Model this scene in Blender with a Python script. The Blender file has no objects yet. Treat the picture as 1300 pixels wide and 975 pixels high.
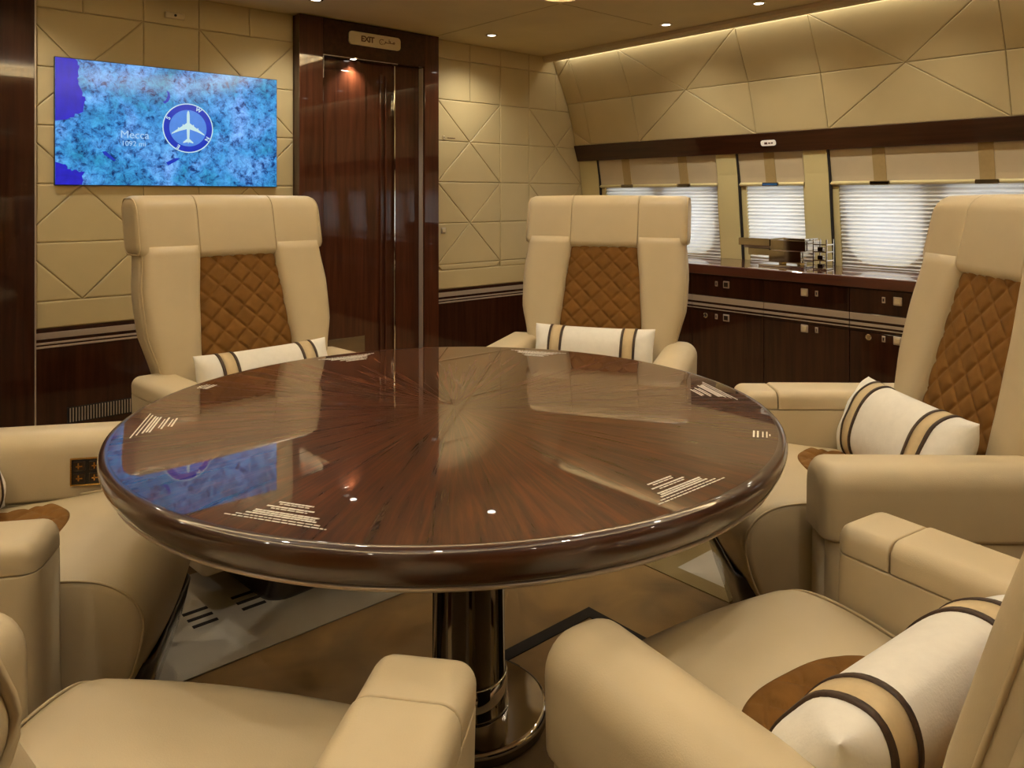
import bpy, bmesh, math, random
from mathutils import Vector, Matrix

random.seed(7)
PI = math.pi
scene = bpy.context.scene
COL = scene.collection

# ------------------------------------------------------------------ camera
# X runs along the bulkhead towards the windows, Y runs along the cabin towards the bulkhead.
CAM_Z = 1.11
cam_data = bpy.data.cameras.new('camera')
cam_data.sensor_width = 36.0
cam_data.lens = 980.0 / 1300.0 * 36.0
cam_data.shift_y = -237.5 / 1300.0
cam_data.clip_start = 0.02
cam = bpy.data.objects.new('camera', cam_data)
COL.objects.link(cam)
cam.location = (0, 0, CAM_Z)
cam.rotation_euler = (PI / 2, 0, -math.radians(41.5))
scene.camera = cam

# ------------------------------------------------------------------ world, colour management
world = bpy.data.worlds.new('world')
scene.world = world
world.use_nodes = True
world.node_tree.nodes['Background'].inputs[0].default_value = (0.55, 0.68, 0.95, 1)
world.node_tree.nodes['Background'].inputs[1].default_value = 0.6
scene.view_settings.view_transform = 'Standard'
scene.view_settings.look = 'None'
scene.view_settings.gamma = 1.0
scene.view_settings.use_curve_mapping = False
scene.view_settings.exposure = -0.08
scene.cycles.caustics_reflective = False
scene.cycles.caustics_refractive = False
scene.cycles.max_bounces = 10
scene.cycles.diffuse_bounces = 5

WARM = (1.0, 0.91, 0.75)
SPOT_W = 29.0
COVE_W = 38.0

# key heights and planes
CEIL = 2.06
BULK_Y = 3.78
WIN_X = 4.04
TABLE = (1.004, 1.323)
CTOP = 0.74


def floor_point(d, s):
    """d metres along the room diagonal, s metres across it -> cabin X, Y"""
    return (0.6626 * d + 0.7490 * s, 0.7490 * d - 0.6626 * s)


# ------------------------------------------------------------------ materials
def mat(name, color, rough=0.5, metal=0.0, coat=0.0, noise=0.0, nscale=20.0, bump=0.0, bscale=400.0,
        sheen=0.0, spec=0.5, stretch=None, color2=None, emit=None, estr=0.0, distort=0.0, coat_rough=0.03, detail=4.0):
    m = bpy.data.materials.new(name)
    m.use_nodes = True
    nt = m.node_tree
    b = nt.nodes['Principled BSDF']
    b.inputs['Base Color'].default_value = (*color, 1)
    b.inputs['Roughness'].default_value = rough
    b.inputs['Metallic'].default_value = metal
    b.inputs['Coat Weight'].default_value = coat
    b.inputs['Coat Roughness'].default_value = coat_rough
    b.inputs['Sheen Weight'].default_value = sheen
    b.inputs['Specular IOR Level'].default_value = spec
    if emit:
        b.inputs['Emission Color'].default_value = (*emit, 1)
        b.inputs['Emission Strength'].default_value = estr
    tc = None
    if noise > 0 or bump > 0:
        tc = nt.nodes.new('ShaderNodeTexCoord')
        mp = nt.nodes.new('ShaderNodeMapping')
        nt.links.new(tc.outputs['Object'], mp.inputs['Vector'])
        if stretch:
            mp.inputs['Scale'].default_value = stretch
    if noise > 0:
        n = nt.nodes.new('ShaderNodeTexNoise')
        n.inputs['Scale'].default_value = nscale
        n.inputs['Detail'].default_value = detail
        n.inputs['Distortion'].default_value = distort
        nt.links.new(mp.outputs['Vector'], n.inputs['Vector'])
        r = nt.nodes.new('ShaderNodeValToRGB')
        c2 = color2 or tuple(c * (1 - noise) for c in color)
        r.color_ramp.elements[0].position = 0.3
        r.color_ramp.elements[1].position = 0.7
        r.color_ramp.elements[0].color = (*c2, 1)
        r.color_ramp.elements[1].color = (*color, 1)
        nt.links.new(n.outputs['Fac'], r.inputs['Fac'])
        nt.links.new(r.outputs['Color'], b.inputs['Base Color'])
    if bump > 0:
        n2 = nt.nodes.new('ShaderNodeTexNoise')
        n2.inputs['Scale'].default_value = bscale
        n2.inputs['Detail'].default_value = 2
        nt.links.new(tc.outputs['Object'], n2.inputs['Vector'])
        bp = nt.nodes.new('ShaderNodeBump')
        bp.inputs['Strength'].default_value = bump
        bp.inputs['Distance'].default_value = 0.002
        nt.links.new(n2.outputs['Fac'], bp.inputs['Height'])
        nt.links.new(bp.outputs['Normal'], b.inputs['Normal'])
    return m


M = {}
M['leather'] = mat('cream leather', (0.555, 0.46, 0.305), 0.42, noise=0.06, nscale=9, bump=0.12, bscale=500)
M['piping'] = mat('cream leather piping', (0.56, 0.45, 0.28), 0.45, noise=0.05, nscale=30)
M['suede'] = mat('brown quilted suede', (0.215, 0.100, 0.022), 0.8, spec=0.2, noise=0.25, nscale=30, bump=0.2, bscale=700)
M['wall'] = mat('wall leather', (0.56, 0.455, 0.245), 0.5, noise=0.06, nscale=5, bump=0.08, bscale=350)
M['seam'] = mat('wall seam backing', (0.46, 0.365, 0.19), 0.7, noise=0.1, nscale=20)
M['gloss'] = mat('lacquered cream trim', (0.62, 0.53, 0.27), 0.2, coat=0.6, noise=0.04, nscale=6)
M['ceiling'] = mat('ceiling suede', (0.64, 0.53, 0.28), 0.75, noise=0.12, nscale=3)
M['cornice'] = mat('pale cornice', (0.62, 0.53, 0.36), 0.5, noise=0.04, nscale=6)
M['wood'] = mat('dark mahogany lacquer', (0.046, 0.0135, 0.006), 0.35, coat=1.0, spec=0.1, noise=0.55, nscale=7, stretch=(6, 6, 0.35), distort=0.6, detail=6)
M['door_wood'] = mat('door mahogany lacquer', (0.085, 0.024, 0.010), 0.35, coat=1.0, spec=0.1, noise=0.5, nscale=7, stretch=(6, 6, 0.35), distort=0.6, detail=6)
M['wood_h'] = mat('dark mahogany lacquer level grain', (0.050, 0.015, 0.006), 0.35, coat=1.0, spec=0.1, noise=0.5, nscale=7, stretch=(6, 0.35, 6), distort=0.6, detail=6)
M['wood_red'] = mat('red mahogany lacquer', (0.105, 0.026, 0.010), 0.35, coat=1.0, noise=0.5, nscale=6, stretch=(6, 0.3, 6), distort=0.5, detail=6)
M['dark'] = mat('dark plinth lacquer', (0.018, 0.009, 0.005), 0.3, coat=0.8, noise=0.3, nscale=8)
M['gap'] = mat('dark gap', (0.012, 0.008, 0.006), 0.8, noise=0.2, nscale=10)
M['silver'] = mat('brushed champagne metal', (0.56, 0.47, 0.38), 0.32, metal=0.45, noise=0.08, nscale=60, stretch=(1, 1, 20))
M['chrome'] = mat('polished chrome', (0.86, 0.84, 0.80), 0.04, metal=1.0, noise=0.03, nscale=4)
M['smoke_chrome'] = mat('smoked chrome', (0.30, 0.27, 0.235), 0.06, metal=1.0, noise=0.05, nscale=4)
M['mirror'] = mat('mirror steel', (0.66, 0.61, 0.54), 0.05, metal=1.0, noise=0.04, nscale=5)
M['gold'] = mat('gold metal', (0.75, 0.52, 0.18), 0.25, metal=1.0, noise=0.05, nscale=20)
M['black'] = mat('black plastic', (0.012, 0.012, 0.012), 0.3, noise=0.2, nscale=30)
M['white_fabric'] = mat('white linen', (0.86, 0.84, 0.79), 0.8, sheen=0.2, noise=0.05, nscale=60, bump=0.25, bscale=300)
M['ribbon'] = mat('valance ribbon', (0.40, 0.285, 0.12), 0.6, noise=0.08, nscale=60)
M['tan_fabric'] = mat('tan ribbon', (0.60, 0.47, 0.28), 0.6, noise=0.08, nscale=80, bump=0.2, bscale=300)
M['brown_trim'] = mat('brown braided trim', (0.055, 0.026, 0.012), 0.6, noise=0.5, nscale=120)
M['white_print'] = mat('white print', (0.80, 0.78, 0.72), 0.5, noise=0.03, nscale=50)
M['ivory'] = mat('ivory plastic', (0.62, 0.52, 0.33), 0.35, noise=0.04, nscale=20)
M['brown_print'] = mat('brown print', (0.10, 0.03, 0.012), 0.5, noise=0.1, nscale=60)
M['grey_print'] = mat('grey print', (0.62, 0.60, 0.56), 0.5, noise=0.05, nscale=60)
M['lens'] = mat('lamp lens', (0.9, 0.9, 0.85), 0.3, noise=0.02, nscale=10, emit=(1.0, 0.93, 0.8), estr=9.0)
M['carpet'] = mat('brown carpet', (0.36, 0.21, 0.06), 0.95, sheen=0.3, noise=0.55, nscale=3.2, distort=1.2, bump=0.5, bscale=450, detail=5)
M['carpet_gold'] = mat('gold carpet', (0.27, 0.185, 0.055), 0.95, sheen=0.3, noise=0.2, nscale=6, bump=0.5, bscale=450)
M['carpet_cream'] = mat('cream carpet', (0.50, 0.45, 0.36), 0.95, sheen=0.2, noise=0.12, nscale=8, bump=0.4, bscale=450)
M['carpet_dark'] = mat('black brown carpet', (0.018, 0.012, 0.008), 0.95, noise=0.3, nscale=30, bump=0.4, bscale=450)
M['sign_plate'] = mat('lit sign plate', (0.65, 0.60, 0.52), 0.3, noise=0.03, nscale=20, emit=(1.0, 0.85, 0.65), estr=0.35)


def blind_material():
    m = bpy.data.materials.new('pleated blind cloth')
    m.use_nodes = True
    nt = m.node_tree
    nt.nodes.remove(nt.nodes['Principled BSDF'])
    out = nt.nodes['Material Output']
    d = nt.nodes.new('ShaderNodeBsdfDiffuse')
    t = nt.nodes.new('ShaderNodeBsdfTranslucent')
    n = nt.nodes.new('ShaderNodeTexNoise')
    n.inputs['Scale'].default_value = 40
    r = nt.nodes.new('ShaderNodeValToRGB')
    r.color_ramp.elements[0].color = (0.80, 0.79, 0.77, 1)
    r.color_ramp.elements[1].color = (0.86, 0.85, 0.83, 1)
    nt.links.new(n.outputs['Fac'], r.inputs['Fac'])
    nt.links.new(r.outputs['Color'], d.inputs['Color'])
    nt.links.new(r.outputs['Color'], t.inputs['Color'])
    mx = nt.nodes.new('ShaderNodeMixShader')
    mx.inputs[0].default_value = 0.3
    nt.links.new(d.outputs[0], mx.inputs[1])
    nt.links.new(t.outputs[0], mx.inputs[2])
    nt.links.new(mx.outputs[0], out.inputs['Surface'])
    return m


M['blind'] = blind_material()


def emit_mat(name, color, strength, noise_scale=5.0, amount=0.15):
    m = bpy.data.materials.new(name)
    m.use_nodes = True
    nt = m.node_tree
    b = nt.nodes['Principled BSDF']
    b.inputs['Base Color'].default_value = (0.01, 0.01, 0.01, 1)
    b.inputs['Roughness'].default_value = 0.2
    n = nt.nodes.new('ShaderNodeTexNoise')
    n.inputs['Scale'].default_value = noise_scale
    r = nt.nodes.new('ShaderNodeValToRGB')
    r.color_ramp.elements[0].color = (*[c * (1 - amount) for c in color], 1)
    r.color_ramp.elements[1].color = (*color, 1)
    nt.links.new(n.outputs['Fac'], r.inputs['Fac'])
    nt.links.new(r.outputs['Color'], b.inputs['Emission Color'])
    b.inputs['Emission Strength'].default_value = strength
    return m


M['daylight'] = emit_mat('daylit window pane', (0.80, 0.88, 1.0), 4.2)
M['sea'] = emit_mat('screen deep blue', (0.022, 0.02, 0.72), 1.0, 4, 0.5)
M['ring_blue'] = emit_mat('screen ring blue', (0.012, 0.045, 0.62), 1.0, 6, 0.3)
M['disc_blue'] = emit_mat('screen pale blue', (0.09, 0.29, 0.88), 1.0, 8, 0.2)
M['screen_white'] = emit_mat('screen white', (0.62, 0.86, 0.88), 1.0, 8, 0.1)
M['screen_text'] = emit_mat('screen text', (0.42, 0.66, 0.95), 1.0, 8, 0.1)


def screen_material():
    m = bpy.data.materials.new('satellite map screen')
    m.use_nodes = True
    nt = m.node_tree
    b = nt.nodes['Principled BSDF']
    b.inputs['Base Color'].default_value = (0.01, 0.01, 0.012, 1)
    b.inputs['Roughness'].default_value = 0.12
    tc = nt.nodes.new('ShaderNodeTexCoord')
    big = nt.nodes.new('ShaderNodeTexNoise')
    big.inputs['Scale'].default_value = 5.0
    big.inputs['Detail'].default_value = 3
    big.inputs['Distortion'].default_value = 0.8
    fine = nt.nodes.new('ShaderNodeTexNoise')
    fine.inputs['Scale'].default_value = 34.0
    fine.inputs['Detail'].default_value = 9
    fine.inputs['Roughness'].default_value = 0.8
    fine.inputs['Distortion'].default_value = 0.5
    for n in (big, fine):
        nt.links.new(tc.outputs['Object'], n.inputs['Vector'])
    r1 = nt.nodes.new('ShaderNodeValToRGB')
    e = r1.color_ramp.elements
    e[0].position = 0.30; e[0].color = (0.012, 0.20, 0.42, 1)
    e[1].position = 0.72; e[1].color = (0.16, 0.38, 0.86, 1)
    x = e.new(0.5); x.color = (0.05, 0.27, 0.66, 1)
    r2 = nt.nodes.new('ShaderNodeValToRGB')
    e = r2.color_ramp.elements
    e[0].position = 0.39; e[0].color = (0.06, 0.11, 0.24, 1)
    e[1].position = 0.61; e[1].color = (1.9, 1.75, 1.4, 1)
    x = e.new(0.47); x.color = (0.80, 0.86, 0.95, 1)
    nt.links.new(big.outputs['Fac'], r1.inputs['Fac'])
    nt.links.new(fine.outputs['Fac'], r2.inputs['Fac'])
    mx = nt.nodes.new('ShaderNodeMix')
    mx.data_type = 'RGBA'
    mx.blend_type = 'MULTIPLY'
    mx.inputs[0].default_value = 1.0
    nt.links.new(r1.outputs['Color'], mx.inputs[6])
    nt.links.new(r2.outputs['Color'], mx.inputs[7])
    nt.links.new(mx.outputs[2], b.inputs['Emission Color'])
    b.inputs['Emission Strength'].default_value = 1.0
    return m


M['screen'] = screen_material()


def table_material():
    m = bpy.data.materials.new('sunburst mahogany veneer')
    m.use_nodes = True
    nt = m.node_tree
    L = nt.links.new
    b = nt.nodes['Principled BSDF']
    b.inputs['Roughness'].default_value = 0.35
    b.inputs['Coat Weight'].default_value = 1.0
    b.inputs['Coat Roughness'].default_value = 0.015
    b.inputs['Coat IOR'].default_value = 1.95
    b.inputs['Specular IOR Level'].default_value = 0.15
    tc = nt.nodes.new('ShaderNodeTexCoord')
    sp = nt.nodes.new('ShaderNodeSeparateXYZ')
    L(tc.outputs['Object'], sp.inputs[0])

    def math_node(op, a=None, c=None, va=None, vc=None):
        n = nt.nodes.new('ShaderNodeMath')
        n.operation = op
        if a is not None: L(a, n.inputs[0])
        elif va is not None: n.inputs[0].default_value = va
        if c is not None: L(c, n.inputs[1])
        elif vc is not None: n.inputs[1].default_value = vc
        return n.outputs[0]
    ang = math_node('ARCTAN2', sp.outputs['Y'], sp.outputs['X'])
    r2 = math_node('ADD', math_node('MULTIPLY', sp.outputs['X'], sp.outputs['X']), math_node('MULTIPLY', sp.outputs['Y'], sp.outputs['Y']))
    rad = math_node('SQRT', r2)
    seg = math_node('FLOOR', math_node('MULTIPLY', ang, vc=24 / (2 * PI)))
    cb = nt.nodes.new('ShaderNodeCombineXYZ')
    L(math_node('MULTIPLY', ang, vc=26.0), cb.inputs[0])
    L(math_node('MULTIPLY', rad, vc=3.0), cb.inputs[1])
    L(math_node('MULTIPLY', seg, vc=3.7), cb.inputs[2])
    n = nt.nodes.new('ShaderNodeTexNoise')
    n.inputs['Scale'].default_value = 1.6
    n.inputs['Detail'].default_value = 7
    n.inputs['Roughness'].default_value = 0.6
    n.inputs['Distortion'].default_value = 0.7
    L(cb.outputs[0], n.inputs['Vector'])
    r = nt.nodes.new('ShaderNodeValToRGB')
    e = r.color_ramp.elements
    e[0].position = 0.28; e[0].color = (0.016, 0.0045, 0.0016, 1)
    e[1].position = 0.75; e[1].color = (0.145, 0.038, 0.0075, 1)
    x = e.new(0.5); x.color = (0.066, 0.0165, 0.0035, 1)
    L(n.outputs['Fac'], r.inputs['Fac'])
    wn = nt.nodes.new('ShaderNodeTexWhiteNoise')
    wn.noise_dimensions = '1D'
    L(seg, wn.inputs['W'])
    k = math_node('ADD', math_node('MULTIPLY', wn.outputs['Value'], vc=0.35), vc=0.8)
    mx = nt.nodes.new('ShaderNodeMix')
    mx.data_type = 'RGBA'
    mx.blend_type = 'MULTIPLY'
    mx.inputs[0].default_value = 1.0
    L(r.outputs['Color'], mx.inputs[6])
    L(k, mx.inputs[7])
    L(mx.outputs[2], b.inputs['Base Color'])
    return m


M['table'] = table_material()
M['edge_wood'] = mat('mahogany edge lacquer', (0.048, 0.012, 0.004), 0.35, coat=1.0, noise=0.5, nscale=5, stretch=(0.5, 0.5, 12), detail=6)
M['edge_wood'].node_tree.nodes['Principled BSDF'].inputs['Coat IOR'].default_value = 1.5


# ------------------------------------------------------------------ mesh helpers
def link(name, me, m, parent=None, smooth=False, loc=None):
    o = bpy.data.objects.new(name, me)
    COL.objects.link(o)
    if m is not None and not me.materials:
        me.materials.append(M[m] if isinstance(m, str) else m)
    if parent is not None:
        o.parent = parent
    if loc is not None:
        o.location = loc
    if smooth:
        me.shade_smooth()
    return o


def mesh(verts, faces, name='mesh', fix=True):
    me = bpy.data.meshes.new(name)
    me.from_pydata([tuple(v) for v in verts], [], faces)
    if fix:
        bm = bmesh.new()
        bm.from_mesh(me)
        bmesh.ops.remove_doubles(bm, verts=bm.verts, dist=1e-6)
        bmesh.ops.recalc_face_normals(bm, faces=bm.faces)
        bm.to_mesh(me)
        bm.free()
    me.update()
    return me


def obj(name, vf, m, parent=None, smooth=False, loc=None):
    return link(name, mesh(vf[0], vf[1], name), m, parent, smooth, loc)


def tag(o, label=None, cat=None, group=None, kind=None):
    if label: o['label'] = label
    if cat: o['category'] = cat
    if group: o['group'] = group
    if kind: o['kind'] = kind
    return o


def empty(name, loc=(0, 0, 0), rz=0.0):
    o = bpy.data.objects.new(name, None)
    o.empty_display_size = 0.1
    COL.objects.link(o)
    o.location = loc
    o.rotation_euler = (0, 0, rz)
    return o


def box(x0, x1, y0, y1, z0, z1, bev=0.0, seg=2):
    bm = bmesh.new()
    bmesh.ops.create_cube(bm, size=1)
    for v in bm.verts:
        v.co = ((x0 + x1) / 2 + v.co.x * (x1 - x0), (y0 + y1) / 2 + v.co.y * (y1 - y0), (z0 + z1) / 2 + v.co.z * (z1 - z0))
    if bev > 0:
        bmesh.ops.bevel(bm, geom=list(bm.edges), offset=bev, segments=seg, profile=0.5, affect='EDGES')
    vs = [v.co.copy() for v in bm.verts]
    bm.verts.index_update()
    fs = [[v.index for v in f.verts] for f in bm.faces]
    bm.free()
    return vs, fs


def merge(*parts):
    vs, fs = [], []
    for v, f in parts:
        o = len(vs)
        vs += list(v)
        fs += [[i + o for i in q] for q in f]
    return vs, fs


def loft(rings, cap=True, closed=False):
    n = len(rings[0])
    vs = [p for r in rings for p in r]
    fs = []
    m = len(rings)
    for i in range(m if closed else m - 1):
        a, b = i * n, ((i + 1) % m) * n
        for j in range(n):
            k = (j + 1) % n
            fs.append([a + j, a + k, b + k, b + j])
    if cap and not closed:
        fs.append(list(range(n))[::-1])
        fs.append([(m - 1) * n + j for j in range(n)])
    return vs, fs


def grid(nu, nv, fn):
    vs = [fn(i / nu, j / nv) for j in range(nv + 1) for i in range(nu + 1)]
    fs = [[j * (nu + 1) + i, j * (nu + 1) + i + 1, (j + 1) * (nu + 1) + i + 1, (j + 1) * (nu + 1) + i] for j in range(nv) for i in range(nu)]
    return vs, fs


def slab(nu, nv, fn, back):
    """closed sheet: front surface fn(u, v), rear surface = fn shifted by the vector back"""
    v1, f1 = grid(nu, nv, fn)
    bv = Vector(back)
    v2 = [Vector(p) + bv for p in v1]
    n = len(v1)
    f2 = [[i + n for i in q][::-1] for q in f1]
    rim = [i for i in range(nu + 1)] + [j * (nu + 1) + nu for j in range(1, nv + 1)] + [nv * (nu + 1) + i for i in range(nu - 1, -1, -1)] + [j * (nu + 1) for j in range(nv - 1, 0, -1)]
    f3 = [[rim[k], rim[(k + 1) % len(rim)], rim[(k + 1) % len(rim)] + n, rim[k] + n] for k in range(len(rim))]
    return v1 + v2, f1 + f2 + f3


def lathe(prof, n=48, cap=True):
    rings = [[(r * math.cos(2 * PI * j / n), r * math.sin(2 * PI * j / n), z) for j in range(n)] for r, z in prof]
    return loft(rings, cap)


def tube(path, r, n=8, closed=False):
    pts = [Vector(p) for p in path]
    rings = []
    m = len(pts)
    up = Vector((0.123, 0.37, 0.92)).normalized()
    for i, p in enumerate(pts):
        if closed:
            t = pts[(i + 1) % m] - pts[i - 1]
        else:
            t = pts[min(i + 1, m - 1)] - pts[max(i - 1, 0)]
        t.normalize()
        a = t.cross(up)
        if a.length < 1e-3:
            a = t.cross(Vector((1, 0, 0)))
        a.normalize()
        b = t.cross(a).normalized()
        rings.append([p + (a * math.cos(2 * PI * k / n) + b * math.sin(2 * PI * k / n)) * r for k in range(n)])
    return loft(rings, not closed, closed)


def rring(x0, x1, z0, z1, r00, r10, r11, r01, n=6):
    """rounded rectangle, corner radii: (x0,z0), (x1,z0), (x1,z1), (x0,z1)"""
    pts = []
    lim = min(x1 - x0, z1 - z0) * 0.499
    for cx, cz, r, a0 in ((x0, z0, r00, PI), (x1, z0, r10, 1.5 * PI), (x1, z1, r11, 0), (x0, z1, r01, 0.5 * PI)):
        r = min(r, lim)
        ox = cx + r if cx == x0 else cx - r
        oz = cz + r if cz == z0 else cz - r
        for k in range(n + 1):
            a = a0 + 0.5 * PI * k / n
            pts.append((ox + r * math.cos(a), oz + r * math.sin(a)))
    return pts


def bar(t0, t1, x0, x1, z0, z1, rad, re0, re1, mp, zb=1.0, mid=8, ne=6, zt=1.0):
    """bar along t with rounded cross-section and rounded ends; rad = four corner radii"""
    st = []
    for k in range(ne + 1):
        a = 0.5 * PI * k / ne
        st.append((t0 + re0 * (1 - math.cos(a)), re0 * (1 - math.sin(a))))
    for k in range(1, mid):
        st.append((t0 + re0 + (t1 - re1 - t0 - re0) * k / mid, 0.0))
    for k in range(ne + 1):
        a = 0.5 * PI * (1 - k / ne)
        st.append((t1 - re1 * (1 - math.cos(a)), re1 * (1 - math.sin(a))))
    rings = []
    for t, o in st:
        rings.append([mp(t, x, z) for x, z in rring(x0 + o, x1 - o, z0 + o * zb, z1 - o * zt, *[max(r - o * 0.5, 0.001) for r in rad])])
    return loft(rings)


def interp(tab, z):
    if z <= tab[0][0]: return tab[0][1]
    for (a, va), (b, vb) in zip(tab, tab[1:]):
        if z <= b:
            t = (z - a) / (b - a)
            t = t * t * (3 - 2 * t) * 0.5 + t * 0.5
            return va + (vb - va) * t
    return tab[-1][1]


def clip_poly(poly, x0, x1, y0, y1):
    def cut(p, inside, inter):
        out = []
        for i in range(len(p)):
            a, b = p[i - 1], p[i]
            if inside(b):
                if not inside(a): out.append(inter(a, b))
                out.append(b)
            elif inside(a):
                out.append(inter(a, b))
        return out

    def ix(x): return lambda a, b: (x, a[1] + (b[1] - a[1]) * (x - a[0]) / (b[0] - a[0]))
    def iy(y): return lambda a, b: (a[0] + (b[0] - a[0]) * (y - a[1]) / (b[1] - a[1]), y)
    for ins, it in ((lambda p: p[0] >= x0 - 1e-9, ix(x0)), (lambda p: p[0] <= x1 + 1e-9, ix(x1)), (lambda p: p[1] >= y0 - 1e-9, iy(y0)), (lambda p: p[1] <= y1 + 1e-9, iy(y1))):
        if len(poly) < 3: return []
        poly = cut(poly, ins, it)
    return poly


def area2(p):
    return 0.5 * sum(p[i - 1][0] * p[i][1] - p[i][0] * p[i - 1][1] for i in range(len(p)))


def inset(p, d):
    n = len(p)
    out = []
    for i in range(n):
        a, b, c = Vector(p[i - 1]), Vector(p[i]), Vector(p[(i + 1) % n])
        e1, e2 = (b - a).normalized(), (c - b).normalized()
        n1, n2 = Vector((-e1.y, e1.x)), Vector((-e2.y, e2.x))
        k = n1 + n2
        den = max(1 + n1.dot(n2), 0.25)
        out.append(tuple(b + k * (d / den)))
    return out


def tile(poly, mp, gap=0.0012, thick=0.006, bev=0.007, rise=0.003):
    if area2(poly) < 0: poly = poly[::-1]
    q = []
    for p in poly:
        if not q or (Vector(p) - Vector(q[-1])).length > 1e-4: q.append(p)
    if (Vector(q[0]) - Vector(q[-1])).length < 1e-4: q.pop()
    if len(q) < 3 or area2(q) < 0.0012: return None
    a = inset(q, gap)
    b = inset(q, gap + bev * 0.4)
    c = inset(q, gap + bev)
    if area2(c) < 0.0003: return None
    n = len(q)
    rings = [[mp(u, v, 0) for u, v in a], [mp(u, v, thick) for u, v in a], [mp(u, v, thick + rise * 0.75) for u, v in b], [mp(u, v, thick + rise) for u, v in c]]
    return loft(rings)


def star_pieces(u0, v0, a, b, nu, nv, plain):
    """leather tiling: blocks of two by two cells cut by an X and a level line, with plain columns between"""
    out = []
    i = 0
    u = u0
    for col in range(nu):
        if col % 3 == 2 or plain == 'all':
            for k in range(nv * 2):
                v = v0 + k * b
                out.append([(u, v), (u + a, v), (u + a, v + b), (u, v + b)])
            u += a
        elif col % 3 == 0:
            for k in range(nv):
                v = v0 + 2 * k * b
                c = (u + a, v + b)
                p00, p10, p11, p01 = (u, v), (u + 2 * a, v), (u + 2 * a, v + 2 * b), (u, v + 2 * b)
                l, r = (u, v + b), (u + 2 * a, v + b)
                out += [[p00, p10, c], [p11, p01, c], [p00, c, l], [l, c, p01], [p10, r, c], [r, p11, c]]
            u += 2 * a
    return out


def text_mesh(body, size, bold=0.0, spacing=1.0):
    cu = bpy.data.curves.new('text', 'FONT')
    cu.body = body
    cu.size = size
    cu.align_x = 'CENTER'
    cu.align_y = 'CENTER'
    cu.offset = bold
    cu.space_character = spacing
    cu.extrude = size * 0.02
    o = bpy.data.objects.new('text', cu)
    COL.objects.link(o)
    dg = bpy.context.evaluated_depsgraph_get()
    me = bpy.data.meshes.new_from_object(o.evaluated_get(dg))
    bpy.data.objects.remove(o)
    me.materials.clear()
    return me


# ================================================================== SETTING
# ---- floor
floor = tag(obj('floor', box(-1.9, 4.2, -2.3, 3.9, -0.05, 0), 'carpet'), kind='structure')


def inlay(name, poly, m, z0=0.0005, z1=0.003):
    n = len(poly)
    return obj(name, loft([[(x, y, z0) for x, y in poly], [(x, y, z1) for x, y in poly]]), m, floor)


inlay('carpet_border', [(-0.6, 1.82), (1.84, 1.82), (1.84, 2.32), (-0.6, 2.32)], 'carpet_cream')
inlay('carpet_border', [(1.90, -0.4), (2.45, -0.4), (2.45, 1.40), (1.90, 1.40)], 'carpet_cream')
inlay('carpet_border', [(1.90, 1.46), (2.45, 1.46), (2.45, 2.32), (1.90, 2.32)], 'carpet_gold')
inlay('carpet_stripe', [(1.84, -0.4), (1.90, -0.4), (1.90, 2.32), (1.84, 2.32)], 'carpet_gold')
inlay('carpet_stripe', [(1.90, 1.40), (2.45, 1.40), (2.45, 1.46), (1.90, 1.46)], 'carpet_gold')
for k in range(11):
    x = 0.31 + 0.13 * k
    for j in range(3):
        inlay('carpet_dash', [(x, 2.022 + 0.038 * j), (x + 0.064, 2.022 + 0.038 * j), (x + 0.064, 2.035 + 0.038 * j), (x, 2.035 + 0.038 * j)], 'carpet_dark', 0.003, 0.0045)
bx0, bx1, by0, by1, bw = 0.46, 1.537, 0.40, 1.424, 0.035
inlay('carpet_frame', [(bx0, by1 - bw), (bx1, by1 - bw), (bx1, by1), (bx0, by1)], 'carpet_dark')
inlay('carpet_frame', [(bx0, by0), (bx1, by0), (bx1, by0 + bw), (bx0, by0 + bw)], 'carpet_dark')
inlay('carpet_frame', [(bx1 - bw, by0 + bw), (bx1, by0 + bw), (bx1, by1 - bw), (bx1 - bw, by1 - bw)], 'carpet_dark')
inlay('carpet_frame', [(bx0, by0 + bw), (bx0 + bw, by0 + bw), (bx0 + bw, by1 - bw), (bx0, by1 - bw)], 'carpet_dark')

# ---- ceiling with a recessed tray
TX0, TX1, TY0, TY1, TZ = -0.66, 2.69, -0.03, 2.68, 2.20
ceiling = tag(obj('ceiling', merge(
    box(TX1, 4.15, -2.3, 3.9, CEIL, CEIL + 0.03), box(-1.9, TX0, -2.3, 3.9, CEIL, CEIL + 0.03),
    box(TX0, TX1, TY1, 3.9, CEIL, CEIL + 0.03), box(TX0, TX1, -2.3, TY0, CEIL, CEIL + 0.03)), 'ceiling'), kind='structure')
obj('tray_panel', box(TX0 - 0.1, TX1 + 0.1, TY0 - 0.1, TY1 + 0.1, TZ, TZ + 0.03), 'cornice', ceiling)
for a in ((TX0 - 0.12, TX0 - 0.1, TY0 - 0.12, TY1 + 0.12), (TX1 + 0.1, TX1 + 0.12, TY0 - 0.12, TY1 + 0.12), (TX0 - 0.1, TX1 + 0.1, TY0 - 0.12, TY0 - 0.1), (TX0 - 0.1, TX1 + 0.1, TY1 + 0.1, TY1 + 0.12)):
    obj('tray_side', box(*a, CEIL + 0.03, TZ + 0.03), 'cornice', ceiling)


def ring_strip(x0, x1, y0, y1, r, w, z0, z1):
    def loop(o):
        return rring(x0 - o, x1 + o, y0 - o, y1 + o, *[r + o] * 4, n=8)
    a, b = loop(0), loop(w)
    return loft([[(x, y, z0) for x, y in a], [(x, y, z1) for x, y in a], [(x, y, z1) for x, y in b], [(x, y, z0) for x, y in b]], cap=False, closed=True)


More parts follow.
